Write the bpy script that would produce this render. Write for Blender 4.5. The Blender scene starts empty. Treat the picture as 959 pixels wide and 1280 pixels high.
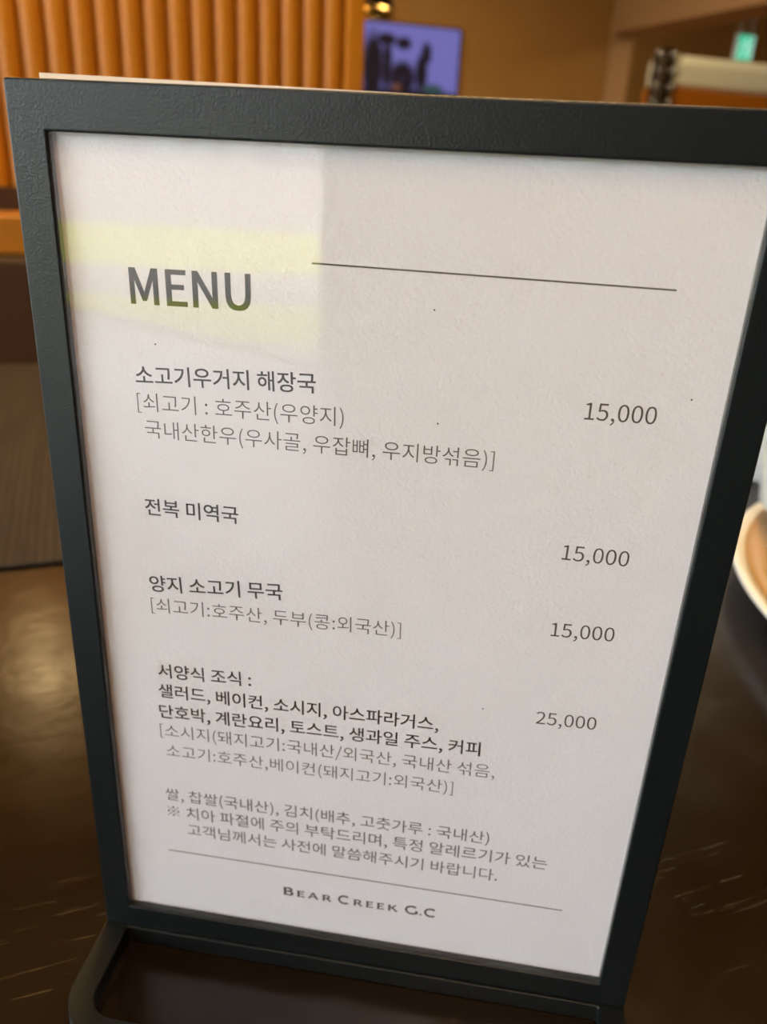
import bpy, bmesh, math, os, random
from mathutils import Vector, Matrix
random.seed(7)
sc = bpy.context.scene
COL = sc.collection
PI = math.pi

# ------------------------------------------------------------------ camera
# World axes: X/Y follow the room, Z up, floor at 0, table top at 0.75.
# The menu stand is turned 28 degrees on the table; its own axes are x (right), y (back), z (up)
TH = math.radians(28.0)
MENU = Matrix.Translation((0, 0, 0.763)) @ Matrix.Rotation(-TH, 4, 'Z')
cam = bpy.data.cameras.new('camera')
cam_ob = bpy.data.objects.new('camera', cam)
COL.objects.link(cam_ob)
ax = Vector((0.94210198, -0.33203357, 0.04687834))
ay = Vector((0.09247523, 0.39163631, 0.91546127))
az = Vector((-0.32232313, -0.85812278, 0.39966622))
m = Matrix.Identity(4)
for i in range(3):
    m[i][0], m[i][1], m[i][2] = ax[i], ay[i], az[i]
m[0][3], m[1][3], m[2][3] = 0.00386437, -0.18009688, 0.9628265
cam_ob.matrix_world = m
cam.sensor_fit = 'VERTICAL'
cam.sensor_height = 5.64
cam.sensor_width = 4.23
cam.lens = 1018.4 / 1280 * 5.64
cam.clip_start = 0.01
cam.clip_end = 200
cam.dof.use_dof = True
cam.dof.focus_distance = 0.172
cam.dof.aperture_fstop = 2.3
sc.camera = cam_ob

# ------------------------------------------------------------------ world, lights, exposure
sc.view_settings.view_transform = 'Standard'
sc.view_settings.look = 'None'
sc.view_settings.gamma = 1.0
sc.view_settings.use_curve_mapping = False
sc.view_settings.exposure = 0.46
w = bpy.data.worlds.new('overcast_sky')
sc.world = w
w.use_nodes = True
bg = w.node_tree.nodes['Background']
bg.inputs[0].default_value = (0.84, 0.92, 1.0, 1)
bg.inputs[1].default_value = 8.8


def lamp(name, kind, loc, power, color, size=0.1, rot=(0, 0, 0), sy=None):
    d = bpy.data.lights.new(name, kind)
    d.energy = power
    d.color = color
    if kind == 'AREA':
        d.size = size
        if sy:
            d.shape = 'RECTANGLE'
            d.size_y = sy
    elif kind == 'SUN':
        d.angle = size
    else:
        d.shadow_soft_size = size
    o = bpy.data.objects.new(name, d)
    o.location = loc
    o.rotation_euler = rot
    COL.objects.link(o)
    return o


# sun from behind the building: falls on the lawn outside, not into the room
lamp('sun', 'SUN', (0, 0, 20), 9.0, (1, 0.93, 0.80), 0.03, (math.radians(-38), math.radians(12), 0))
# unseen warm area fills added at ceiling height to brighten parts of the room
lamp('fill_over_bench', 'AREA', (0.4, 0.75, 2.9), 29, (1, 0.64, 0.25), 0.5)
lamp('fill_far_wall', 'AREA', (2.6, 5.6, 2.9), 32, (1, 0.66, 0.32), 1.2)
lamp('fill_partition', 'AREA', (2.3, 3.0, 2.9), 24, (1, 0.80, 0.50), 0.8)
lamp('fill_recess', 'AREA', (7.2, 6.2, 2.6), 40, (1, 0.72, 0.40), 1.2)
lamp('fill_seat', 'AREA', (-0.3, -1.0, 2.9), 8, (1, 0.70, 0.45), 0.6)
lamp('warm_fill_over_table', 'POINT', (MENU @ Vector((0.10, -0.32, 0.50))), 1.5, (1, 0.60, 0.36), 0.10)  # unseen point fill added to warm the upper sheet, no fixture here
lamp('wall_light_over_bench', 'POINT', (-0.115, 1.10, 1.37), 1.15, (1, 0.74, 0.34), 0.05)


# ------------------------------------------------------------------ materials
def mat(name, base=(0.5, 0.5, 0.5), rough=0.5, metal=0.0, spec=0.5, emit=None, estr=0.0):
    mt = bpy.data.materials.new(name)
    mt.use_nodes = True
    b = mt.node_tree.nodes['Principled BSDF']
    b.inputs['Base Color'].default_value = (*base, 1)
    b.inputs['Roughness'].default_value = rough
    b.inputs['Metallic'].default_value = metal
    b.inputs['Specular IOR Level'].default_value = spec
    if emit:
        b.inputs['Emission Color'].default_value = (*emit, 1)
        b.inputs['Emission Strength'].default_value = estr
    return mt


class NT:
    """short helper to wire nodes"""
    def __init__(self, mt):
        self.t = mt.node_tree
        self.b = self.t.nodes['Principled BSDF']

    def n(self, kind, **kw):
        nd = self.t.nodes.new(kind)
        for k, v in kw.items():
            setattr(nd, k, v)
        return nd

    def l(self, a, b):
        self.t.links.new(a, b)

    def coord(self, scale=(1, 1, 1), rot=(0, 0, 0), src='Object'):
        tc = self.n('ShaderNodeTexCoord')
        mp = self.n('ShaderNodeMapping')
        mp.inputs['Scale'].default_value = scale
        mp.inputs['Rotation'].default_value = rot
        self.l(tc.outputs[src], mp.inputs['Vector'])
        return mp.outputs['Vector']

    def noise(self, vec, scale, detail=3, rough=0.5):
        nz = self.n('ShaderNodeTexNoise')
        nz.inputs['Scale'].default_value = scale
        nz.inputs['Detail'].default_value = detail
        nz.inputs['Roughness'].default_value = rough
        self.l(vec, nz.inputs['Vector'])
        return nz.outputs['Fac']

    def ramp(self, fac, stops):
        r = self.n('ShaderNodeValToRGB')
        e = r.color_ramp.elements
        while len(e) < len(stops):
            e.new(0.5)
        for el, (p, c) in zip(e, stops):
            el.position = p
            el.color = (*c, 1) if len(c) == 3 else c
        self.l(fac, r.inputs['Fac'])
        return r.outputs['Color']

    def bump(self, h, strength, dist, normal=None):
        bp = self.n('ShaderNodeBump')
        bp.inputs['Strength'].default_value = strength
        bp.inputs['Distance'].default_value = dist
        self.l(h, bp.inputs['Height'])
        if normal is not None:
            self.l(normal, bp.inputs['Normal'])
        return bp.outputs['Normal']

    def math(self, op, a, b):
        q = self.n('ShaderNodeMath', operation=op)
        for i, x in enumerate((a, b)):
            if isinstance(x, (int, float)):
                q.inputs[i].default_value = x
            else:
                self.l(x, q.inputs[i])
        return q.outputs[0]


def grain(name, base, base2, rough, scale, stretch=(1, 1, 1), bump=0.0, bdist=0.001, spec=0.5, detail=4):
    mt = mat(name, base, rough, spec=spec)
    k = NT(mt)
    v = k.coord(stretch)
    f = k.noise(v, scale, detail)
    k.l(k.ramp(f, [(0.3, base), (0.7, base2)]), k.b.inputs['Base Color'])
    if bump:
        k.l(k.bump(f, bump, bdist), k.b.inputs['Normal'])
    return mt


M = {}
# black powder coat, fine orange peel; teal tint paints in the sky reflection
M['powder'] = mat('black_powder_coat', (0.005, 0.0078, 0.0084), 0.36, spec=0.45)
k = NT(M['powder'])
v = k.coord()
k.l(k.bump(k.noise(v, 1900, 2, 0.5), 0.50, 0.00016), k.b.inputs['Normal'])
M['paper'] = mat('menu_paper', (0.83, 0.80, 0.795), 0.9, spec=0.1)
k = NT(M['paper'])
v = k.coord()
k.l(k.bump(k.noise(v, 1100, 4, 0.6), 0.55, 0.0003), k.b.inputs['Normal'])
M['card'] = mat('cream_backing_card', (0.86, 0.74, 0.58), 0.8, spec=0.1)
M['ink'] = mat('menu_ink', (0.105, 0.092, 0.075), 0.8, spec=0.1)
M['ink_light'] = mat('menu_ink_light', (0.15, 0.135, 0.118), 0.8, spec=0.1)

# clear acrylic: transparent with a Fresnel mirror on top
M['acrylic'] = bpy.data.materials.new('clear_acrylic')
M['acrylic'].use_nodes = True


def glassy(mt, tint, rough, scale=0.96, base=0.04):
    t = mt.node_tree
    t.nodes.clear()
    out = t.nodes.new('ShaderNodeOutputMaterial')
    tr = t.nodes.new('ShaderNodeBsdfTransparent')
    tr.inputs[0].default_value = (*tint, 1)
    gl = t.nodes.new('ShaderNodeBsdfGlossy')
    gl.inputs['Roughness'].default_value = rough
    lw = t.nodes.new('ShaderNodeLayerWeight')
    p = t.nodes.new('ShaderNodeMath'); p.operation = 'POWER'; p.inputs[1].default_value = 5
    a = t.nodes.new('ShaderNodeMath'); a.operation = 'MULTIPLY_ADD'
    a.inputs[1].default_value = scale; a.inputs[2].default_value = base
    mx = t.nodes.new('ShaderNodeMixShader')
    t.links.new(lw.outputs['Facing'], p.inputs[0])
    t.links.new(p.outputs[0], a.inputs[0])
    t.links.new(a.outputs[0], mx.inputs[0])
    t.links.new(tr.outputs[0], mx.inputs[1])
    t.links.new(gl.outputs[0], mx.inputs[2])
    t.links.new(mx.outputs[0], out.inputs[0])


glassy(M['acrylic'], (0.995, 0.995, 0.995), 0.02)
M['window_glass'] = bpy.data.materials.new('window_glass')
M['window_glass'].use_nodes = True
glassy(M['window_glass'], (0.97, 0.98, 0.975), 0.0)
M['crystal'] = bpy.data.materials.new('crystal_bead')
M['crystal'].use_nodes = True
glassy(M['crystal'], (0.80, 0.78, 0.70), 0.05, 0.9, 0.12)

# dark stained table with a worn gloss varnish and fine scratches
M['table'] = mat('dark_stained_table', (0.022, 0.012, 0.005), 0.3, spec=0.36)
k = NT(M['table'])
v = k.coord((1, 1, 1))
big = k.noise(v, 9, 4)
vs = k.coord((26, 1000, 1), (0, 0, math.radians(-18)))
scr = k.noise(vs, 1.0, 3, 0.6)
mask = k.noise(v, 22, 2)
vs2 = k.coord((34, 1300, 1), (0, 0, math.radians(-30)))
scr2 = k.noise(vs2, 1.0, 2, 0.5)
s1 = k.ramp(scr, [(0.67, (0, 0, 0)), (0.74, (1, 1, 1))])
s2 = k.ramp(scr2, [(0.69, (0, 0, 0)), (0.75, (1, 1, 1))])
mk = k.ramp(mask, [(0.48, (0, 0, 0)), (0.62, (1, 1, 1))])
sm = k.math('MULTIPLY', k.math('MAXIMUM', s1, s2), mk)
mix = k.n('ShaderNodeMix', data_type='RGBA')
k.l(sm, mix.inputs[0])
k.l(k.ramp(big, [(0.3, (0.007, 0.0034, 0.0009)), (0.7, (0.012, 0.006, 0.0018))]), mix.inputs[6])
mix.inputs[7].default_value = (0.055, 0.036, 0.015, 1)
k.l(mix.outputs[2], k.b.inputs['Base Color'])
k.l(k.ramp(k.noise(v, 30, 5, 0.7), [(0.3, (0.17,) * 3), (0.7, (0.27,) * 3)]), k.b.inputs['Roughness'])
k.l(k.bump(k.noise(v, 55, 4, 0.6), 0.10, 0.002, k.bump(sm, 0.25, 0.0003)), k.b.inputs['Normal'])

# woven placemat
M['mat'] = mat('woven_placemat', (0.10, 0.07, 0.04), 0.6)
k = NT(M['mat'])
wv = k.n('ShaderNodeTexWave', wave_type='BANDS', bands_direction='X')
wv.inputs['Scale'].default_value = 62
wv.inputs['Distortion'].default_value = 5
wv.inputs['Detail Scale'].default_value = 40
k.l(k.coord(), wv.inputs['Vector'])
wh = k.n('ShaderNodeTexWave', wave_type='BANDS', bands_direction='Y')
wh.inputs['Scale'].default_value = 120
wh.inputs['Distortion'].default_value = 1.0
k.l(k.coord(), wh.inputs['Vector'])
st = k.noise(k.coord((1, 0.10, 1)), 90, 4, 0.7)
f = k.math('MULTIPLY', k.math('ADD', k.math('MULTIPLY', wv.outputs['Fac'], 0.35), k.math('MULTIPLY', wh.outputs['Fac'], 0.40)), k.math('ADD', k.math('MULTIPLY', st, 1.6), 0.05))
k.l(k.ramp(f, [(0.24, (0.004, 0.0025, 0.0012)), (0.44, (0.026, 0.018, 0.010)), (0.72, (0.085, 0.062, 0.038))]), k.b.inputs['Base Color'])
k.l(k.bump(f, 0.6, 0.0008), k.b.inputs['Normal'])

M['reed'] = grain('honey_oak', (0.60, 0.235, 0.018), (0.52, 0.19, 0.012), 0.36, 6, (8, 8, 0.6), spec=0.35)
M['reed_dark'] = grain('dark_walnut', (0.060, 0.022, 0.004), (0.045, 0.016, 0.003), 0.5, 8, (1, 8, 8))
M['rail'] = grain('honey_oak_rail', (0.55, 0.21, 0.016), (0.48, 0.17, 0.012), 0.35, 6, (0.6, 8, 8))
M['leather'] = grain('dark_brown_leather', (0.065, 0.024, 0.004), (0.055, 0.02, 0.0035), 0.5, 220, bump=0.15)
M['wall'] = grain('tan_plaster', (0.47, 0.275, 0.095), (0.44, 0.255, 0.088), 0.9, 3, spec=0.2)
M['wall_plain'] = grain('beige_plaster', (0.55, 0.40, 0.24), (0.52, 0.38, 0.22), 0.9, 3, spec=0.2)
M['beam'] = grain('pale_tan_plaster', (0.60, 0.40, 0.22), (0.57, 0.38, 0.21), 0.9, 3, spec=0.2)
M['recess'] = grain('brown_plaster', (0.36, 0.23, 0.09), (0.34, 0.215, 0.085), 0.9, 3, spec=0.2)
M['ceiling'] = grain('ceiling_paint', (0.72, 0.62, 0.48), (0.70, 0.60, 0.46), 0.9, 3, spec=0.2)
M['floor'] = grain('brown_carpet', (0.10, 0.06, 0.03), (0.16, 0.10, 0.05), 0.95, 60, spec=0.1, bump=0.3)
M['alu'] = mat('dark_window_frame', (0.05, 0.045, 0.04), 0.4, 0.6)
M['lawn'] = grain('sunlit_lawn', (0.25, 0.28, 0.03), (0.31, 0.31, 0.04), 0.9, 1.2, spec=0.1, bump=0.4, bdist=0.02)
M['path'] = grain('pale_paving', (0.20, 0.175, 0.165), (0.25, 0.22, 0.20), 0.9, 2, spec=0.1)
M['white'] = mat('white_porcelain', (0.78, 0.79, 0.74), 0.18)
M['tan'] = mat('tan_plate_inside', (0.50, 0.30, 0.105), 0.35)
M['linen'] = grain('white_linen', (0.72, 0.72, 0.66), (0.68, 0.68, 0.62), 0.9, 500, bump=0.2, bdist=0.0005)
M['black'] = mat('black_plastic', (0.012, 0.012, 0.014), 0.35)
M['brass'] = mat('polished_brass', (0.85, 0.52, 0.16), 0.22, 1.0)
M['bronze'] = mat('dark_bronze', (0.030, 0.012, 0.006), 0.35, 0.7)
M['bulb'] = mat('lamp_bulb', (1, 0.8, 0.5), 0.3, emit=(1, 0.62, 0.22), estr=1.5)
M['cushion'] = grain('cream_leather', (0.80, 0.77, 0.60), (0.76, 0.73, 0.56), 0.5, 40, bump=0.05)
M['orange'] = grain('orange_wood', (0.44, 0.135, 0.006), (0.38, 0.11, 0.005), 0.4, 5, (0.6, 6, 6))
M['sign_green'] = mat('lit_green_sign', (0.02, 0.4, 0.25), 0.4, emit=(0.03, 0.62, 0.36), estr=0.55)
M['sign_white'] = mat('lit_white_pictogram', (0.7, 0.9, 0.9), 0.4, emit=(0.50, 0.95, 0.85), estr=0.5)
M['sign_case'] = mat('sign_case', (0.30, 0.28, 0.22), 0.5)

# television picture
M['screen'] = mat('television_picture', (0.01, 0.01, 0.01), 0.2)
k = NT(M['screen'])
tc = k.n('ShaderNodeTexCoord')
sep = k.n('ShaderNodeSeparateXYZ')
k.l(tc.outputs['Object'], sep.inputs[0])


def blob(cx, cz, rx, rz):
    """1 inside an ellipse, fading out at its edge"""
    dx = k.math('DIVIDE', k.math('SUBTRACT', sep.outputs[0], cx), rx)
    dz = k.math('DIVIDE', k.math('SUBTRACT', sep.outputs[2], cz), rz)
    r = k.math('SQRT', k.math('ADD', k.math('MULTIPLY', dx, dx), k.math('MULTIPLY', dz, dz)), 0)
    q = k.math('MULTIPLY', k.math('SUBTRACT', 1.25, r), 2.0)
    q.node.use_clamp = True
    return q


d = None
for a in ((-0.25, -0.02, 0.10, 0.26), (0.03, 0.18, 0.075, 0.05), (0.03, -0.09, 0.13, 0.13), (0.25, 0.115, 0.05, 0.09),
          (0.21, -0.05, 0.06, 0.16), (0.05, -0.26, 0.70, 0.10), (-0.12, 0.0, 0.05, 0.20), (-0.13, 0.20, 0.09, 0.05)):
    q = blob(*a)
    d = q if d is None else k.math('MAXIMUM', d, q)
d = k.math('MULTIPLY', d, k.math('ADD', k.math('MULTIPLY', k.noise(k.coord(), 9, 3), 0.5), 0.78))
d.node.use_clamp = True
mx = k.n('ShaderNodeMix', data_type='RGBA')
k.l(d, mx.inputs[0])
mx.inputs[6].default_value = (0.27, 0.25, 0.74, 1)
mx.inputs[7].default_value = (0.014, 0.010, 0.018, 1)
mx2 = k.n('ShaderNodeMix', data_type='RGBA')
k.l(blob(-0.02, -0.165, 0.045, 0.03), mx2.inputs[0])
k.l(mx.outputs[2], mx2.inputs[6])
mx2.inputs[7].default_value = (0.24, 0.09, 0.06, 1)
mx3 = k.n('ShaderNodeMix', data_type='RGBA')
k.l(blob(0.33, -0.16, 0.10, 0.04), mx3.inputs[0])
k.l(mx2.outputs[2], mx3.inputs[6])
mx3.inputs[7].default_value = (0.05, 0.11, 0.12, 1)
k.l(mx3.outputs[2], k.b.inputs['Emission Color'])
k.b.inputs['Emission Strength'].default_value = 0.42


# ------------------------------------------------------------------ object helpers
def link(name, me, material=None, parent=None, loc=None, matrix=None):
    o = bpy.data.objects.new(name, me)
    COL.objects.link(o)
    if material is not None and me is not None:
        me.materials.append(material)
    if parent is not None:
        o.parent = parent
    if matrix is not None:
        o.matrix_local = matrix
    if loc is not None:
        o.location = loc
    return o


def mesh_of(bm, name, smooth=False):
    bmesh.ops.recalc_face_normals(bm, faces=bm.faces)
    me = bpy.data.meshes.new(name)
    bm.to_mesh(me)
    bm.free()
    if smooth:
        for p in me.polygons:
            p.use_smooth = True
    return me


def bevel(o, width, seg=2, angle=40):
    md = o.modifiers.new('bevel', 'BEVEL')
    md.width = width
    md.segments = seg
    md.limit_method = 'ANGLE'
    md.angle_limit = math.radians(angle)
    return o


def add_box(bm, x0, x1, y0, y1, z0, z1):
    vs = [bm.verts.new(p) for p in ((x0, y0, z0), (x1, y0, z0), (x1, y1, z0), (x0, y1, z0),
                                    (x0, y0, z1), (x1, y0, z1), (x1, y1, z1), (x0, y1, z1))]
    for f in ((0, 3, 2, 1), (4, 5, 6, 7), (0, 1, 5, 4), (1, 2, 6, 5), (2, 3, 7, 6), (3, 0, 4, 7)):
        bm.faces.new([vs[i] for i in f])


def box(name, x0, x1, y0, y1, z0, z1, material, parent=None, bev=0.0, seg=2, base=None):
    """a box whose origin sits at its base centre (or at base)"""
    if base is None:
        base = ((x0 + x1) / 2, (y0 + y1) / 2, z0) if parent is None else (0, 0, 0)
    bm = bmesh.new()
    add_box(bm, x0 - base[0], x1 - base[0], y0 - base[1], y1 - base[1], z0 - base[2], z1 - base[2])
    o = link(name, mesh_of(bm, name), material, parent, base)
    if bev:
        bevel(o, bev, seg)
    return o


def rrect(x0, x1, y0, y1, r, n=6):
    """outline with one radius per corner, order (x0,y0) (x1,y0) (x1,y1) (x0,y1)"""
    pts = []
    for (cx, cy, sx, sy, a0), rr in zip(((x0, y0, 1, 1, PI), (x1, y0, -1, 1, 1.5 * PI), (x1, y1, -1, -1, 0), (x0, y1, 1, -1, 0.5 * PI)), r):
        for i in range(n + 1):
            a = a0 + 0.5 * PI * i / n
            pts.append((cx + sx * rr + rr * math.cos(a), cy + sy * rr + rr * math.sin(a)))
    return pts


def ring(bm, outer, inner, h0, h1, upright=False):
    """a flat ring between two outlines of equal length; upright: outline in x-z, thickness along y"""
    P = (lambda p, h: (p[0], h, p[1])) if upright else (lambda p, h: (p[0], p[1], h))
    n = len(outer)
    L = [[bm.verts.new(P(p, h)) for p in o] for o in (outer, inner) for h in (h0, h1)]
    o0, o1, i0, i1 = L
    for i in range(n):
        j = (i + 1) % n
        bm.faces.new((o0[i], o0[j], o1[j], o1[i]))
        bm.faces.new((i0[j], i0[i], i1[i], i1[j]))
        bm.faces.new((o1[i], o1[j], i1[j], i1[i]))
        bm.faces.new((o0[j], o0[i], i0[i], i0[j]))


def slab(bm, outline, h0, h1, upright=False):
    P = (lambda p, h: (p[0], h, p[1])) if upright else (lambda p, h: (p[0], p[1], h))
    a = [bm.verts.new(P(p, h0)) for p in outline]
    b = [bm.verts.new(P(p, h1)) for p in outline]
    bm.faces.new(a[::-1])
    bm.faces.new(b)
    n = len(a)
    for i in range(n):
        j = (i + 1) % n
        bm.faces.new((a[i], a[j], b[j], b[i]))


def lathe(bm, prof, n=48, c=(0, 0, 0)):
    """revolve (r, z) points about z; closed ends where r == 0"""
    rows = []
    for r, z in prof:
        if r <= 1e-7:
            rows.append([bm.verts.new((c[0], c[1], c[2] + z))])
        else:
            rows.append([bm.verts.new((c[0] + r * math.cos(2 * PI * i / n), c[1] + r * math.sin(2 * PI * i / n), c[2] + z)) for i in range(n)])
    for A, B in zip(rows, rows[1:]):
        for i in range(n):
            j = (i + 1) % n
            q = [A[i % len(A)], A[j % len(A)], B[j % len(B)], B[i % len(B)]]
            u = []
            for x in q:
                if x not in u:
                    u.append(x)
            if len(u) > 2:
                bm.faces.new(u)


def thing(name, label, cat, loc, rotz=0.0, group=None):
    o = bpy.data.objects.new(name, None)
    COL.objects.link(o)
    o.empty_display_size = 0.05
    o.location = loc
    o.rotation_euler = (0, 0, rotz)
    return tag(o, label, cat, group)


def tag(o, label, cat, group=None):
    o['label'] = label
    o['category'] = cat
    if group:
        o['group'] = group
    return o


def struct(o):
    o['kind'] = 'structure'
    return o


# ------------------------------------------------------------------ the setting
ZC = 3.0
X0, X1, Y0, YT = -5.0, 5.0, -2.65, 7.6
XR, YB = 10.5, 10.5
struct(box('floor', X0, XR, Y0, YB, -0.12, 0.0, M['floor']))
struct(box('ceiling', X0, XR, Y0, YB, ZC, ZC + 0.12, M['ceiling']))
struct(box('wall_back', X0 - 0.2, X1, YT, YT + 0.2, 0, ZC, M['wall']))
struct(box('wall_far', X1, XR, YB, YB + 0.2, 0, ZC, M['recess']))
struct(box('wall_right', XR, XR + 0.2, Y0, YB, 0, ZC, M['recess']))
struct(box('trim_1', X1, X1 + 0.26, YT - 0.02, YT + 0.2, 0, ZC - 0.01, M['beam'], bev=0.01))      # pilaster at the end of the back wall
bm = bmesh.new()
add_box(bm, -0.2, 0.2, -5.3, 5.3, 0, 0.85)
struct(link('trim_2', mesh_of(bm, 'beam'), M['beam'], loc=(X1 + 0.2, 2.25, 2.145)))                 # dropped beam
# window walls: front (behind the viewer) and left
W1 = (-4.5, -2.2, 0.02, 2.75)
struct(box('wall_front', W1[1], XR, Y0 - 0.2, Y0, 0, ZC, M['reed_dark']))
struct(box('trim_3', X0, W1[1], Y0 - 0.2, Y0, W1[3], ZC, M['wall_plain']))
struct(box('trim_4', X0 - 0.2, W1[0], Y0 - 0.2, Y0, 0, ZC, M['wall_plain']))
W2 = (-2.35, 2.6, 0.02, 2.75)
struct(box('wall_left', X0 - 0.2, X0, W2[1], YT, 0, ZC, M['wall_plain']))
struct(box('trim_5', X0 - 0.2, X0, Y0, W2[1], W2[3], ZC, M['wall_plain']))
struct(box('trim_6', X0 - 0.2, X0, Y0, W2[0], 0, W2[3], M['wall_plain']))


def window(name, along, a0, a1, at_, z0, z1, n):
    o = bpy.data.objects.new(name, None)
    COL.objects.link(o)
    o['kind'] = 'structure'
    o.location = ((a0 + a1) / 2, at_, z0) if along == 'x' else (at_, (a0 + a1) / 2, z0)
    L, H = a1 - a0, z1 - z0
    if along == 'y':
        o.rotation_euler = (0, 0, PI / 2)
    bm = bmesh.new()
    f = 0.05
    add_box(bm, -L / 2, L / 2, -0.03, 0.03, 0, f)
    add_box(bm, -L / 2, L / 2, -0.03, 0.03, H - f, H)
    for i in range(n + 1):
        x = -L / 2 + (L - f) * i / n
        add_box(bm, x, x + f, -0.028, 0.028, f, H - f)
    link('window_frame', mesh_of(bm, 'window_frame'), M['alu'], o)
    for i in range(n):
        x = -L / 2 + (L - f) * i / n
        bm = bmesh.new()
        add_box(bm, x + f, x + (L - f) / n, -0.003, 0.003, f, H - f)
        link('window_pane', mesh_of(bm, 'window_pane'), M['window_glass'], o)


window('window_1', 'x', W1[0], W1[1], Y0 - 0.1, W1[2], W1[3], 1)
window('window_2', 'y', W2[0], W2[1], X0 - 0.1, W2[2], W2[3], 3)
# the golf course outside the glass
struct(box('trim_7', -150, 12, -62, -60, -0.3, 20, M['path']))                 # unseen pale bank, added to keep bright sky out of the pane's reflection
struct(box('ground', -150, 12, -60, 30, -0.30, -0.14, M['path']))


def lawn(label, d0, d1):
    """a strip of grass running across the view from the window, d0..d1 metres out"""
    bm = bmesh.new()
    nx, ny = 40, 8
    n, t = Vector((-0.55, -0.835, 0)), Vector((0.835, -0.55, 0))
    g = [[bm.verts.new(t * (-14 + 26 * i / nx) + n * (d0 + (d1 - d0) * j / ny) + Vector((0, 0, -0.138 + 0.015 * random.random()))) for j in range(ny + 1)] for i in range(nx + 1)]
    for i in range(nx):
        for j in range(ny):
            bm.faces.new((g[i][j], g[i + 1][j], g[i + 1][j + 1], g[i][j + 1]))
    o = link('lawn', mesh_of(bm, 'lawn'), M['lawn'])
    o['kind'] = 'stuff'
    tag(o, label, 'lawn')


lawn('yellow green lawn strip right outside the window, mirrored in the menu pane', 4.85, 6.2)
lawn('yellow green lawn beyond the paved path, mirrored higher in the menu pane', 8.0, 12.3)

# ------------------------------------------------------------------ table
T = thing('dining_table', 'dark brown glossy scratched wooden table under the menu stand', 'table', (0.05, 0.06, 0))
bm = bmesh.new()
slab(bm, rrect(-0.95, 0.95, -0.62, 0.66, (0.02,) * 4, 4), 0.715, 0.75)
o = link('tabletop', mesh_of(bm, 'tabletop'), M['table'], T)
bevel(o, 0.002)
for sx in (-1, 1):
    for sy in (-0.56, 0.60):
        bm = bmesh.new()
        add_box(bm, -0.03, 0.03, -0.03, 0.03, 0, 0.714)
        bevel(link('leg', mesh_of(bm, 'leg'), M['reed_dark'], T, (sx * 0.88, sy, 0)), 0.003)
for y in (-0.54, 0.58):
    bm = bmesh.new()
    add_box(bm, -0.86, 0.86, y - 0.01, y + 0.01, 0.65, 0.714)
    link('apron', mesh_of(bm, 'apron'), M['reed_dark'], T)

# ------------------------------------------------------------------ placemat
bm = bmesh.new()
slab(bm, rrect(-0.18, 0.18, -0.2305, 0.2305, (0.004,) * 4, 3), 0, 0.0022)
o = link('placemat', mesh_of(bm, 'placemat'), M['mat'], loc=(-0.06, 0.4815, 0.7501))
bevel(o, 0.0008)
tag(o, 'brown woven placemat lying on the dark table behind the menu stand', 'placemat')

# ------------------------------------------------------------------ menu stand
S = thing('menu_stand', 'black metal tabletop menu stand with a clear front pane', 'menu holder', (0, 0, 0))
S.matrix_world = MENU
TOP, BOT, LFT, RGT = 0.2100, -0.0073, -0.0075, 0.1397
OW, OH = 0.132, 0.2012
bm = bmesh.new()
ring(bm, rrect(LFT, RGT, BOT, TOP, (0.0006,) * 4, 2), rrect(0, OW, 0, OH, (0.0003,) * 4, 2), 0.0, 0.0025, True)
bevel(link('front_frame', mesh_of(bm, 'front_frame'), M['powder'], S), 0.0005, 3, 50)
bm = bmesh.new()
add_box(bm, LFT, LFT + 0.0012, 0.0025, 0.0045, BOT, TOP)
add_box(bm, RGT - 0.0012, RGT, 0.0025, 0.0045, BOT, TOP)
add_box(bm, LFT + 0.0012, RGT - 0.0012, 0.0025, 0.0045, BOT, BOT + 0.0012)
link('side_channel', mesh_of(bm, 'side_channel'), M['powder'], S)
bm = bmesh.new()
add_box(bm, LFT, RGT, 0.0045, 0.0057, BOT, TOP - 0.002)
link('back_plate', mesh_of(bm, 'back_plate'), M['powder'], S)
bm = bmesh.new()
add_box(bm, 0.00005, OW - 0.00005, 0.0007, 0.0022, 0.00005, OH - 0.00005)
o = link('acrylic_pane', mesh_of(bm, 'acrylic_pane'), M['acrylic'], S)
o['label'] = 'clear acrylic front pane'
bm = bmesh.new()
ring(bm, rrect(LFT, RGT, -0.034, 0.0086, (0.015, 0.015, 0.0008, 0.0008), 10),
     rrect(LFT + 0.0068, RGT - 0.0068, -0.0272, -0.0008, (0.0075, 0.0075, 0.0006, 0.0006), 10), -0.0130, BOT - 0.0001)
bevel(link('base', mesh_of(bm, 'base'), M['powder'], S), 0.0004, 2, 50)

# ------------------------------------------------------------------ the cards in it
B = bmesh.new()
add_box(B, -0.0562, 0.0690, 0.0059, 0.0067, 0.0, 0.2169)
o = link('backing_card', mesh_of(B, 'backing_card'), M['card'])
o.matrix_world = MENU @ Matrix.Translation((0.0500, 0, -0.0063)) @ Matrix.Rotation(math.radians(0.75), 4, 'Y')
tag(o, 'cream backing card peeking out over the top edge of the stand', 'card')

PY = 0.0026
C_ = thing('menu_card', 'white printed breakfast menu sheet behind the clear pane of the stand', 'menu', (0, 0, 0))
C_.matrix_world = MENU
bm = bmesh.new()
add_box(bm, -0.0050, 0.1370, PY, PY + 0.0003, -0.0045, 0.2085)
link('sheet', mesh_of(bm, 'sheet'), M['paper'], C_)

FONT = None
try:   # the CJK face that ships with Blender; the built-in face falls back to it anyway
    FONT = bpy.data.fonts.load(os.path.join(bpy.utils.resource_path('LOCAL'), 'datafiles', 'fonts', 'Noto Sans CJK Regular.woff2'))
except Exception:
    FONT = None


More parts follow.
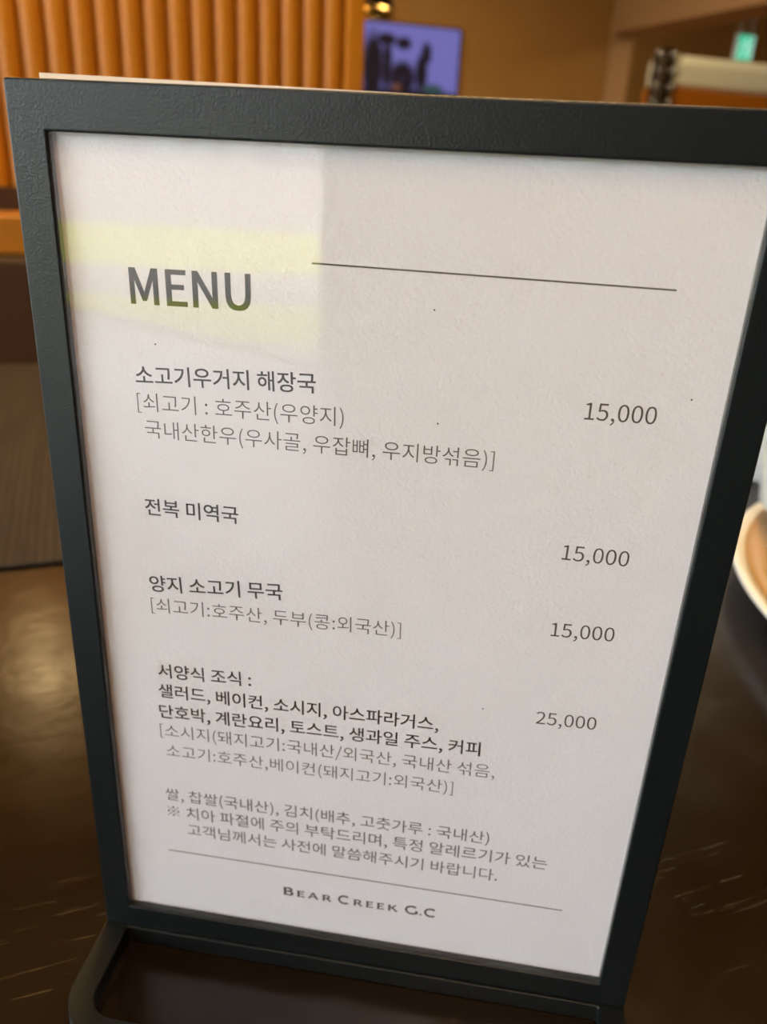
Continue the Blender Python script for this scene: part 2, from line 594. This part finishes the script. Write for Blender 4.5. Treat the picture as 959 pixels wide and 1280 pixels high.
def glyphs(body, weight):
    cu = bpy.data.curves.new('t', 'FONT')
    cu.body = body
    if FONT:
        cu.font = FONT
    cu.offset = weight
    cu.resolution_u = 4
    ob = bpy.data.objects.new('t', cu)
    COL.objects.link(ob)
    dg = bpy.context.evaluated_depsgraph_get()
    dg.update()
    me = bpy.data.meshes.new_from_object(ob.evaluated_get(dg))
    bpy.data.objects.remove(ob)
    return me


def text(name, body, x0, z0, x1, z1, material, weight=0.0, mid=0.38, zs=1.0, label=None):
    """printed line whose ink runs from (x0,z0) to (x1,z1), both measured on the middle of the characters"""
    me = glyphs(body, min(weight, 0.0))
    me.materials.clear()
    if weight > 0:                       # heavier type: the glyphs struck several times at the corners of a tiny square
        bm = bmesh.new()
        bm.from_mesh(me)
        geo = bm.verts[:] + bm.edges[:] + bm.faces[:]
        for ox, oy in ((1, 1), (1, -1), (-1, 1), (-1, -1)):
            du = bmesh.ops.duplicate(bm, geom=geo)['geom']
            for q in du:
                if isinstance(q, bmesh.types.BMVert):
                    q.co.x += weight * ox
                    q.co.y += weight * oy * 0.8
        bm.to_mesh(me)
        bm.free()
    xs = [q.co.x for q in me.vertices]
    a, b = min(xs), max(xs)
    H = text.H
    s = math.hypot(x1 - x0, z1 - z0) / (b - a)
    an = math.atan2(z1 - z0, x1 - x0)
    for q in me.vertices:
        X, Z = (q.co.x - a) * s, (q.co.y / H - mid) * (s * H) * zs
        q.co = (x0 + X * math.cos(an) - Z * math.sin(an), PY - 0.00004, z0 + X * math.sin(an) + Z * math.cos(an))
    o = link(name, me, material, C_)
    if label:
        o['label'] = label
    return o, s


text.H = 1.0
#TEXT_BEGIN
text('heading', 'MENU', 0.01306, 0.17993, 0.03838, 0.18023, M['ink'], 0.006, mid=0.365)
text('dish_name', '소고기우거지 해장국', 0.01277, 0.15846, 0.05175, 0.15989, M['ink'], 0.0035)
text('dish_note', '[쇠고기 : 호주산(우양지)', 0.01284, 0.15263, 0.05781, 0.15322, M['ink_light'], -0.002)
text('dish_note', '국내산한우(우사골, 우잡뼈, 우지방섞음)]', 0.01418, 0.14667, 0.08956, 0.14695, M['ink_light'], -0.002)
text('dish_name', '전복 미역국', 0.01281, 0.1282, 0.03464, 0.12835, M['ink'], 0.0035)
text('dish_name', '양지 소고기 무국', 0.01234, 0.10851, 0.04449, 0.11026, M['ink'], 0.0035)
text('dish_note', '[쇠고기:호주산, 두부(콩:외국산)]', 0.01241, 0.10264, 0.07254, 0.10391, M['ink_light'], -0.002)
text('dish_name', '서양식 조식 :', 0.01284, 0.08394, 0.03663, 0.08467, M['ink'], 0.0035)
text('dish_name', '샐러드, 베이컨, 소시지, 아스파라거스,', 0.01265, 0.078, 0.08309, 0.07886, M['ink'], 0.0035)
text('dish_name', '단호박, 계란요리, 토스트, 생과일 주스, 커피', 0.01243, 0.07168, 0.09361, 0.07327, M['ink'], 0.0035)
text('dish_note', '[소시지(돼지고기:국내산/외국산, 국내산 섞음,', 0.01225, 0.0657, 0.09769, 0.06698, M['ink_light'], -0.002)
text('dish_note', '소고기:호주산,베이컨(돼지고기:외국산)]', 0.01356, 0.05932, 0.08804, 0.06032, M['ink_light'], -0.002)
text('origin_note', '쌀, 찹쌀(국내산), 김치(배추, 고춧가루 : 국내산)', 0.01241, 0.04459, 0.09844, 0.04572, M['ink_light'], 0)
text('allergy_note', '※ 치아 파절에 주의 부탁드리며, 특정 알레르기가 있는', 0.01263, 0.03887, 0.11371, 0.04018, M['ink_light'], 0)
text('allergy_note', '고객님께서는 사전에 말씀해주시기 바랍니다.', 0.01802, 0.03317, 0.10179, 0.03362, M['ink_light'], 0)
text('price', '15,000', 0.10613, 0.15889, 0.11989, 0.15914, M['ink'], 0.0, mid=0.365)
text('price', '15,000', 0.10592, 0.12781, 0.11982, 0.12777, M['ink'], 0.0, mid=0.365)
text('price', '15,000', 0.10587, 0.10865, 0.11959, 0.1091, M['ink'], 0.0, mid=0.365)
text('price', '25,000', 0.10553, 0.08452, 0.11928, 0.08491, M['ink'], 0.0, mid=0.365)
#TEXT_END


def rule(x0, z0, x1, z1, t):
    bm = bmesh.new()
    vs = [bm.verts.new(p) for p in ((x0, PY - 0.00004, z0 - t), (x1, PY - 0.00004, z1 - t), (x1, PY - 0.00004, z1 + t), (x0, PY - 0.00004, z0 + t))]
    bm.faces.new(vs)
    return link('rule_line', mesh_of(bm, 'rule_line'), M['ink'], C_)


# flared small capitals of the footer, drawn as strokes: L = line with flared ends, A = arc
def logo(x0, z0, x1, z1, cap):
    bm = bmesh.new()
    an = math.atan2(z1 - z0, x1 - x0)
    ly = PY - 0.00004

    kx = [0.0, 1.0]

    def put(p):
        p = (kx[0] + p[0] * kx[1], p[1])
        return bm.verts.new((x0 + p[0] * math.cos(an) - p[1] * math.sin(an), ly, z0 + p[0] * math.sin(an) + p[1] * math.cos(an)))

    def line(ax_, ay_, bx, by, wd, flare=1.55):
        L = math.hypot(bx - ax_, by - ay_)
        tx, ty = (bx - ax_) / L, (by - ay_) / L
        prev = None
        for t in (0, 0.12, 0.3, 0.7, 0.88, 1):
            hw = wd / 2 * (1 + (flare - 1) * abs(2 * t - 1) ** 4)
            c = (ax_ + tx * L * t, ay_ + ty * L * t)
            cur = (put((c[0] - ty * hw, c[1] + tx * hw)), put((c[0] + ty * hw, c[1] - tx * hw)))
            if prev:
                bm.faces.new((prev[0], prev[1], cur[1], cur[0]))
            prev = cur

    def arc(cx, cy, rx, ry, a0, a1, w0, w1, n=14):
        prev = None
        for i in range(n + 1):
            t = i / n
            a = math.radians(a0 + (a1 - a0) * t)
            wd = w0 + (w1 - w0) * math.sin(PI * t)
            cur = tuple(put((cx + (rx + s * wd / 2) * math.cos(a), cy + (ry + s * wd / 2) * math.sin(a))) for s in (-1, 1))
            if prev:
                bm.faces.new((prev[0], prev[1], cur[1], cur[0]))
            prev = cur

    def letter(ch, x, h):
        w_ = h * 0.21
        n_ = h * 0.16
        if ch == 'B':
            W_ = h * 0.78
            line(x + w_ / 2, 0, x + w_ / 2, h, w_)
            for yy in (n_ / 2, h * 0.53, h - n_ / 2):
                line(x, yy, x + W_ * 0.60, yy, n_, 1.0)
            arc(x + W_ * 0.55, h * 0.755, W_ * 0.30, h * 0.21, -90, 90, n_, w_)
            arc(x + W_ * 0.58, h * 0.285, W_ * 0.37, h * 0.245, -90, 90, n_, w_)
        elif ch == 'E':
            W_ = h * 0.70
            line(x + w_ / 2, 0, x + w_ / 2, h, w_)
            line(x, n_ / 2, x + W_, n_ / 2 + 0.01 * h, n_, 1.7)
            line(x, h * 0.52, x + W_ * 0.82, h * 0.52, n_, 1.6)
            line(x, h - n_ / 2, x + W_ * 0.95, h - n_ / 2, n_, 1.7)
        elif ch == 'A':
            W_ = h * 1.05
            line(x + n_ / 2, 0, x + W_ * 0.48, h, n_)
            line(x + W_ * 0.46, h, x + W_ - w_ / 2, 0, w_)
            line(x + W_ * 0.22, h * 0.33, x + W_ * 0.76, h * 0.33, n_ * 0.9, 1.0)
        elif ch == 'R':
            W_ = h * 0.85
            line(x + w_ / 2, 0, x + w_ / 2, h, w_)
            line(x, h - n_ / 2, x + W_ * 0.5, h - n_ / 2, n_, 1.0)
            line(x, h * 0.47, x + W_ * 0.5, h * 0.47, n_, 1.0)
            arc(x + W_ * 0.47, h * 0.71, W_ * 0.29, h * 0.24, -90, 90, n_, w_)
            line(x + W_ * 0.45, h * 0.48, x + W_ * 0.95, 0, w_)
        elif ch == 'K':
            W_ = h * 0.85
            line(x + w_ / 2, 0, x + w_ / 2, h, w_)
            line(x + w_, h * 0.46, x + W_ * 0.86, h, n_)
            line(x + w_ * 1.6, h * 0.58, x + W_ * 0.95, 0, w_)
        elif ch == 'C':
            W_ = h * 1.08
            arc(x + W_ * 0.54, h / 2, W_ * 0.47, h * 0.47, 48, 312, n_ * 1.5, w_)
        elif ch == 'G':
            W_ = h * 1.12
            arc(x + W_ * 0.54, h / 2, W_ * 0.47, h * 0.47, 48, 318, n_ * 1.5, w_)
            line(x + W_ * 0.90, h * 0.06, x + W_ * 0.90, h * 0.46, w_)
        elif ch == '.':
            W_ = h * 0.2
            line(x, h * 0.085, x + W_, h * 0.085, h * 0.17, 1.0)
        return W_

    L = math.hypot(x1 - x0, z1 - z0)
    wid = {'B': .78, 'E': .70, 'A': 1.05, 'R': .85, 'K': .85, 'C': 1.08, 'G': 1.12, '.': .2}
    for c, a, b, hs in (('B', 65, 115, 1), ('E', 141, 181, .78), ('A', 200, 258, .78), ('R', 282, 328, .78), ('C', 368, 430, 1), ('R', 454, 499, .78),
                        ('E', 522, 559, .78), ('E', 582, 619, .78), ('K', 642, 690, .78), ('G', 733, 801, 1), ('.', 811, 822, 1), ('C', 836, 900, 1)):
        kx[0] = L * (a - 65) / 835
        kx[1] = L * (b - a) / 835 / (wid[c] * cap * hs)
        letter(c, 0, cap * hs)
    o = link('logo_text', mesh_of(bm, 'logo_text'), M['ink'], C_)
    o['label'] = 'small flared capitals reading BEAR CREEK G.C'


#RULE_BEGIN
rule(0.05075, 0.18026, 0.11928, 0.17982, 0.00016)
rule(0.01209, 0.02131, 0.11954, 0.02181, 0.00016)
logo(0.04485, 0.01136, 0.08711, 0.0119, 0.0029)
#RULE_END
# a few ink specks on the sheet
for x, z in ((0.0751, 0.1731), (0.0774, 0.1504), (0.0931, 0.0819), (0.1258, 0.1597), (0.0178, 0.1620)):
    bm = bmesh.new()
    bm.faces.new([bm.verts.new((x + 0.0002 * math.cos(2 * PI * q / 8), PY - 0.00004, z + 0.0002 * math.sin(2 * PI * q / 8))) for q in range(8)])
    link('ink_speck', mesh_of(bm, 'ink_speck'), M['ink'], C_)

# ------------------------------------------------------------------ crockery on the right
#PLATE_BEGIN
PX, PYY, PR = 0.488, 0.013, 0.200
#PLATE_END
P = thing('side_plate', 'white rimmed round plate with a tan inside at the right of the stand', 'plate', (PX, PYY, 0.7501))
bm = bmesh.new()
lathe(bm, [(0, 0), (PR * 0.80, 0), (PR * 0.85, 0.002), (PR * 0.975, 0.0150), (PR, 0.0195), (PR * 0.99, 0.0215), (PR * 0.975, 0.0207),
           (PR * 0.86, 0.0068), (PR * 0.81, 0.0050), (0, 0.0048)], 128)
link('dish', mesh_of(bm, 'dish', True), M['white'], P)
bm = bmesh.new()
lathe(bm, [(0, 0.0056), (PR * 0.809, 0.0058), (PR * 0.856, 0.0074), (PR * 0.962, 0.0208), (PR * 0.962, 0.0198), (PR * 0.86, 0.0067), (PR * 0.81, 0.0049), (0, 0.0048)], 128)
o = link('plate_well', mesh_of(bm, 'plate_well', True), M['tan'], P)  # tan layer lining the inside of the plate
o['label'] = 'tan well of the plate'
Cu = thing('cup', 'small white porcelain cup standing in the tan plate', 'cup', (0.412, 0.147, 0.7608))
r = 0.044
bm = bmesh.new()
lathe(bm, [(0, 0.0), (r * 0.38, 0.0), (r * 0.42, 0.002), (r * 0.56, 0.007), (r * 0.94, 0.022), (r, 0.040), (r, 0.054), (r * 0.985, 0.0555), (r * 0.955, 0.054),
           (r * 0.95, 0.040), (r * 0.88, 0.022), (r * 0.5, 0.008), (0, 0.006)], 64)
link('bowl', mesh_of(bm, 'bowl', True), M['white'], Cu)
bm = bmesh.new()
pts = []
for i in range(13):
    a = -PI / 2 + PI * i / 12
    pts.append(Vector((r * 0.93 + 0.020 * math.cos(a), 0, 0.031 + 0.015 * math.sin(a))))
rows = []
for i, p in enumerate(pts):
    t = (pts[min(i + 1, 12)] - pts[max(i - 1, 0)]).normalized()
    nrm = Vector((0, 1, 0)).cross(t)
    rows.append([bm.verts.new(p + (nrm * math.cos(2 * PI * j / 10) + Vector((0, 1, 0)) * math.sin(2 * PI * j / 10)) * 0.0032) for j in range(10)])
for A, Bv in zip(rows, rows[1:]):
    for j in range(10):
        bm.faces.new((A[j], A[(j + 1) % 10], Bv[(j + 1) % 10], Bv[j]))
bm.faces.new(rows[0]); bm.faces.new(rows[-1][::-1])
link('handle', mesh_of(bm, 'handle', True), M['white'], Cu)
# white bowl further back
Q = thing('soup_bowl', 'plain white porcelain bowl standing behind the tan plate', 'bowl', (0.540, 0.322, 0.7501))
r = 0.114
Q.scale = (1, 1, 1.5)
bm = bmesh.new()
lathe(bm, [(0, 0), (r * 0.80, 0), (r * 0.84, 0.004), (r * 0.93, 0.022), (r * 0.985, 0.052), (r, 0.066), (r * 0.985, 0.0675), (r * 0.955, 0.066), (r * 0.94, 0.052), (r * 0.88, 0.024), (r * 0.78, 0.009), (0, 0.007)], 72)
link('bowl', mesh_of(bm, 'bowl', True), M['white'], Q)

# ------------------------------------------------------------------ bench and reeded screen behind the table
Bn = thing('bench', 'dark brown leather bench with a honey coloured top rail behind the table', 'bench', (-0.30, 1.0, 0))
bm = bmesh.new()
add_box(bm, -0.95, 0.72, -0.28, 0.08, 0.10, 0.36)
bevel(link('plinth', mesh_of(bm, 'plinth'), M['reed_dark'], Bn), 0.004)
bm = bmesh.new()
add_box(bm, -0.95, 0.72, -0.30, 0.08, 0.36, 0.46)
bevel(link('seat', mesh_of(bm, 'seat'), M['leather'], Bn), 0.02, 4)
bm = bmesh.new()
add_box(bm, -0.95, 0.72, 0.085, 0.17, 0.36, 0.814)
bevel(link('backrest', mesh_of(bm, 'backrest'), M['leather'], Bn), 0.012, 4)
bm = bmesh.new()
add_box(bm, -0.95, 0.72, 0.09, 0.175, 0.8145, 0.866)
bevel(link('top_rail', mesh_of(bm, 'top_rail'), M['rail'], Bn), 0.004, 3)
for x in (-0.90, 0.67):
    bm = bmesh.new()
    add_box(bm, x - 0.03, x + 0.03, -0.24, 0.06, 0, 0.0995)
    link('foot', mesh_of(bm, 'foot'), M['reed_dark'], Bn)

R_ = thing('reeded_screen', 'honey coloured wooden screen of upright rounded reeds left behind the stand', 'wooden screen', (0, 1.2, 0))
xr = 0.448
bm = bmesh.new()
add_box(bm, -1.25, xr, 0.012, 0.05, 0.0, 1.75)
link('back_board', mesh_of(bm, 'back_board'), M['reed'], R_)
bm = bmesh.new()
add_box(bm, -1.25, xr, -0.012, 0.0115, 0.0, 0.897)
o = link('bottom_rail', mesh_of(bm, 'bottom_rail'), M['reed_dark'], R_)  # dark colour stands in for the shadow gap above the bench
o['label'] = 'dark bottom rail, its tone standing for the shadow gap under the reeds'
bm = bmesh.new()
add_box(bm, xr - 0.030, xr, -0.012, 0.0115, 0.8975, 1.75)
bevel(link('end_post', mesh_of(bm, 'end_post'), M['reed'], R_), 0.004)
pitch = 0.0331
bm = bmesh.new()
prof = [(-0.0150, 0.0115)]
for i in range(11):
    a = PI - PI * i / 10
    prof.append((0.0150 * math.cos(a), 0.004 - 0.0130 * math.sin(a)))
prof.append((0.0150, 0.0115))
slab(bm, prof[::-1], 0.8975, 1.75)
reed = link('reed', mesh_of(bm, 'reed', True), M['reed'], R_, (xr - 0.030 - pitch * 0.55, 0, 0))
md = reed.modifiers.new('edges', 'EDGE_SPLIT')
md.split_angle = math.radians(50)
i = 1
while True:
    x = xr - 0.030 - pitch * (0.55 + i)
    if x < -0.75:
        break
    c = reed.copy()
    COL.objects.link(c)
    c.parent = R_
    c.location = (x, 0, 0)
    i += 1

# ------------------------------------------------------------------ television on the back wall
TV = thing('television', 'wide flat television with a blue picture on the tan back wall', 'television', (2.835, YT - 0.003, 1.70))
bm = bmesh.new()
ring(bm, rrect(-0.58, 0.58, -0.335, 0.335, (0.006,) * 4, 2), rrect(-0.565, 0.565, -0.312, 0.322, (0.002,) * 4, 2), -0.085, -0.06, True)
link('bezel', mesh_of(bm, 'bezel'), M['black'], TV)
bm = bmesh.new()
add_box(bm, -0.58, 0.58, -0.0595, -0.04, -0.335, 0.335)
link('back_cover', mesh_of(bm, 'back_cover'), M['black'], TV)
bm = bmesh.new()
add_box(bm, -0.565, 0.565, -0.068, -0.06, -0.312, 0.322)
o = link('screen', mesh_of(bm, 'screen'), M['screen'], TV)
o['label'] = 'lit picture of dark figures before a lilac sky'
bm = bmesh.new()
add_box(bm, -0.15, 0.15, -0.0395, 0.0, -0.1, 0.1)
link('wall_bracket', mesh_of(bm, 'wall_bracket'), M['black'], TV)

# ------------------------------------------------------------------ pendant lamp
Lp = thing('pendant_lamp', 'dark dome pendant lamp with a brass rim hanging in front of the television', 'lamp', (1.03, 3.0, 1.415))
bm = bmesh.new()
R0 = 0.105
prof = [(R0, 0.022)] + [(R0 * math.cos(a), 0.022 + 0.10 * math.sin(a)) for a in [PI / 2 * i / 10 for i in range(1, 10)]] + [(0.018, 0.124), (0.018, 0.16), (0, 0.16)]
lathe(bm, prof, 48)
o = link('shade', mesh_of(bm, 'shade', True), M['bronze'], Lp)
md = o.modifiers.new('wall', 'SOLIDIFY'); md.thickness = 0.0015
bm = bmesh.new()
lathe(bm, [(R0 + 0.001, 0.0), (R0 + 0.002, 0.021), (R0 - 0.003, 0.021), (R0 - 0.002, 0.0), (R0 + 0.001, 0.0)], 48)
link('rim', mesh_of(bm, 'rim', True), M['brass'], Lp)
bm = bmesh.new()
lathe(bm, [(0, 0.03)] + [(0.03 * math.sin(a), 0.06 - 0.03 * math.cos(a)) for a in [PI * i / 10 for i in range(1, 9)]] + [(0.012, 0.10), (0, 0.10)], 24)
link('bulb', mesh_of(bm, 'bulb', True), M['bulb'], Lp)
bm = bmesh.new()
lathe(bm, [(0, 0.16), (0.003, 0.16), (0.003, ZC - 1.415 - 0.02), (0.045, ZC - 1.415 - 0.02), (0.045, ZC - 1.415), (0, ZC - 1.415)], 16)
link('cord', mesh_of(bm, 'cord', True), M['bronze'], Lp)

# ------------------------------------------------------------------ booth partition, bead strands, exit sign at the right
Bp = thing('booth_partition', 'orange wooden booth partition topped with a cream bolster, right of the wall corner', 'partition', (3.02, 3.9, 0))
bm = bmesh.new()
add_box(bm, 0.0, 2.1, 0.0, 0.22, 0.0, 1.368)
bevel(link('panel', mesh_of(bm, 'panel'), M['orange'], Bp), 0.004)
bm = bmesh.new()
slab(bm, [(y, z) for y, z in rrect(0.01, 0.21, 1.3685, 1.530, (0.03, 0.03, 0.06, 0.06), 6)], 0.0, 2.1)
for q in bm.verts:
    q.co = (q.co.z, q.co.x, q.co.y)
bevel(link('bolster', mesh_of(bm, 'bolster', False), M['cushion'], Bp), 0.02, 3)
Po = tag(box('corner_post', 2.925, 3.005, 3.86, 3.94, 0, 1.545, M['bronze'], bev=0.004), 'dark narrow post standing at the near end of the orange partition', 'post')


def strand(x, y, label, n):
    g = thing('bead_strand', label, 'bead strand', (x, y, 0), group='crystal bead strands by the partition')
    bm = bmesh.new()
    lathe(bm, [(0, 0), (0.028, 0), (0.028, 0.015), (0.004, 0.03), (0.004, 1.53), (0, 1.53)], 20)
    link('rod', mesh_of(bm, 'rod', True), M['bronze'], g)
    me = None
    for i in range(n):
        if me is None:
            bm = bmesh.new()
            prof = [(0.0045, -0.032)] + [(0.004 + 0.030 * math.sin(a), -0.032 * math.cos(a)) for a in [PI * j / 10 for j in range(1, 10)]] + [(0.0045, 0.032)]
            lathe(bm, prof, 20)
            me = mesh_of(bm, 'bead', True)
            me.materials.append(M['crystal'])
        b = bpy.data.objects.new('bead', me)
        COL.objects.link(b)
        b.parent = g
        b.location = (0, 0, 1.495 - 0.072 * i)


strand(2.885, 3.82, 'upright strand of clear crystal beads left of the dark post', 9)
strand(2.965, 3.80, 'upright strand of clear crystal beads in front of the dark post', 9)

Ex = thing('exit_sign', 'small green lit exit sign hanging from the ceiling beyond the beam', 'sign', (7.36, 8.5, 2.285))
bm = bmesh.new()
add_box(bm, -0.15, 0.15, -0.02, 0.03, -0.135, 0.135)
bevel(link('housing', mesh_of(bm, 'housing'), M['sign_case'], Ex), 0.004)
bm = bmesh.new()
add_box(bm, -0.14, 0.14, -0.024, -0.0205, -0.125, 0.125)
o = link('sign_face', mesh_of(bm, 'sign_face'), M['sign_green'], Ex)
bm = bmesh.new()                                                         # running figure and doorway
FY = -0.0245
for poly in ([(-0.125, -0.11), (-0.125, 0.03), (-0.105, 0.03), (-0.105, -0.11)],
             [(-0.02, 0.06), (0.03, 0.05), (0.03, -0.02), (-0.005, -0.02)],
             [(-0.005, -0.02), (0.03, -0.02), (0.085, -0.06), (0.07, -0.075)],
             [(-0.005, -0.02), (0.02, -0.02), (-0.02, -0.11), (-0.045, -0.10)],
             [(-0.02, 0.06), (-0.01, 0.045), (-0.07, 0.02), (-0.07, 0.035)],
             [(0.03, 0.05), (0.03, 0.03), (0.085, 0.01), (0.085, 0.025)],
             [(0.10, -0.12), (0.10, 0.12), (0.135, 0.12), (0.135, -0.12)],
             [(0.005 + 0.022 * math.cos(a), 0.088 + 0.022 * math.sin(a)) for a in [2 * PI * j / 14 for j in range(14)]]):
    bm.faces.new([bm.verts.new((p[0], FY, p[1])) for p in poly])
link('pictogram', mesh_of(bm, 'pictogram'), M['sign_white'], Ex)['label'] = 'pale running figure and doorway'
bm = bmesh.new()
for x in (-0.1, 0.1):
    add_box(bm, x - 0.005, x + 0.005, 0.0, 0.01, 0.135, ZC - 2.285)
link('hanger', mesh_of(bm, 'hanger'), M['sign_case'], Ex)
Ex.scale = (0.78, 1, 1)
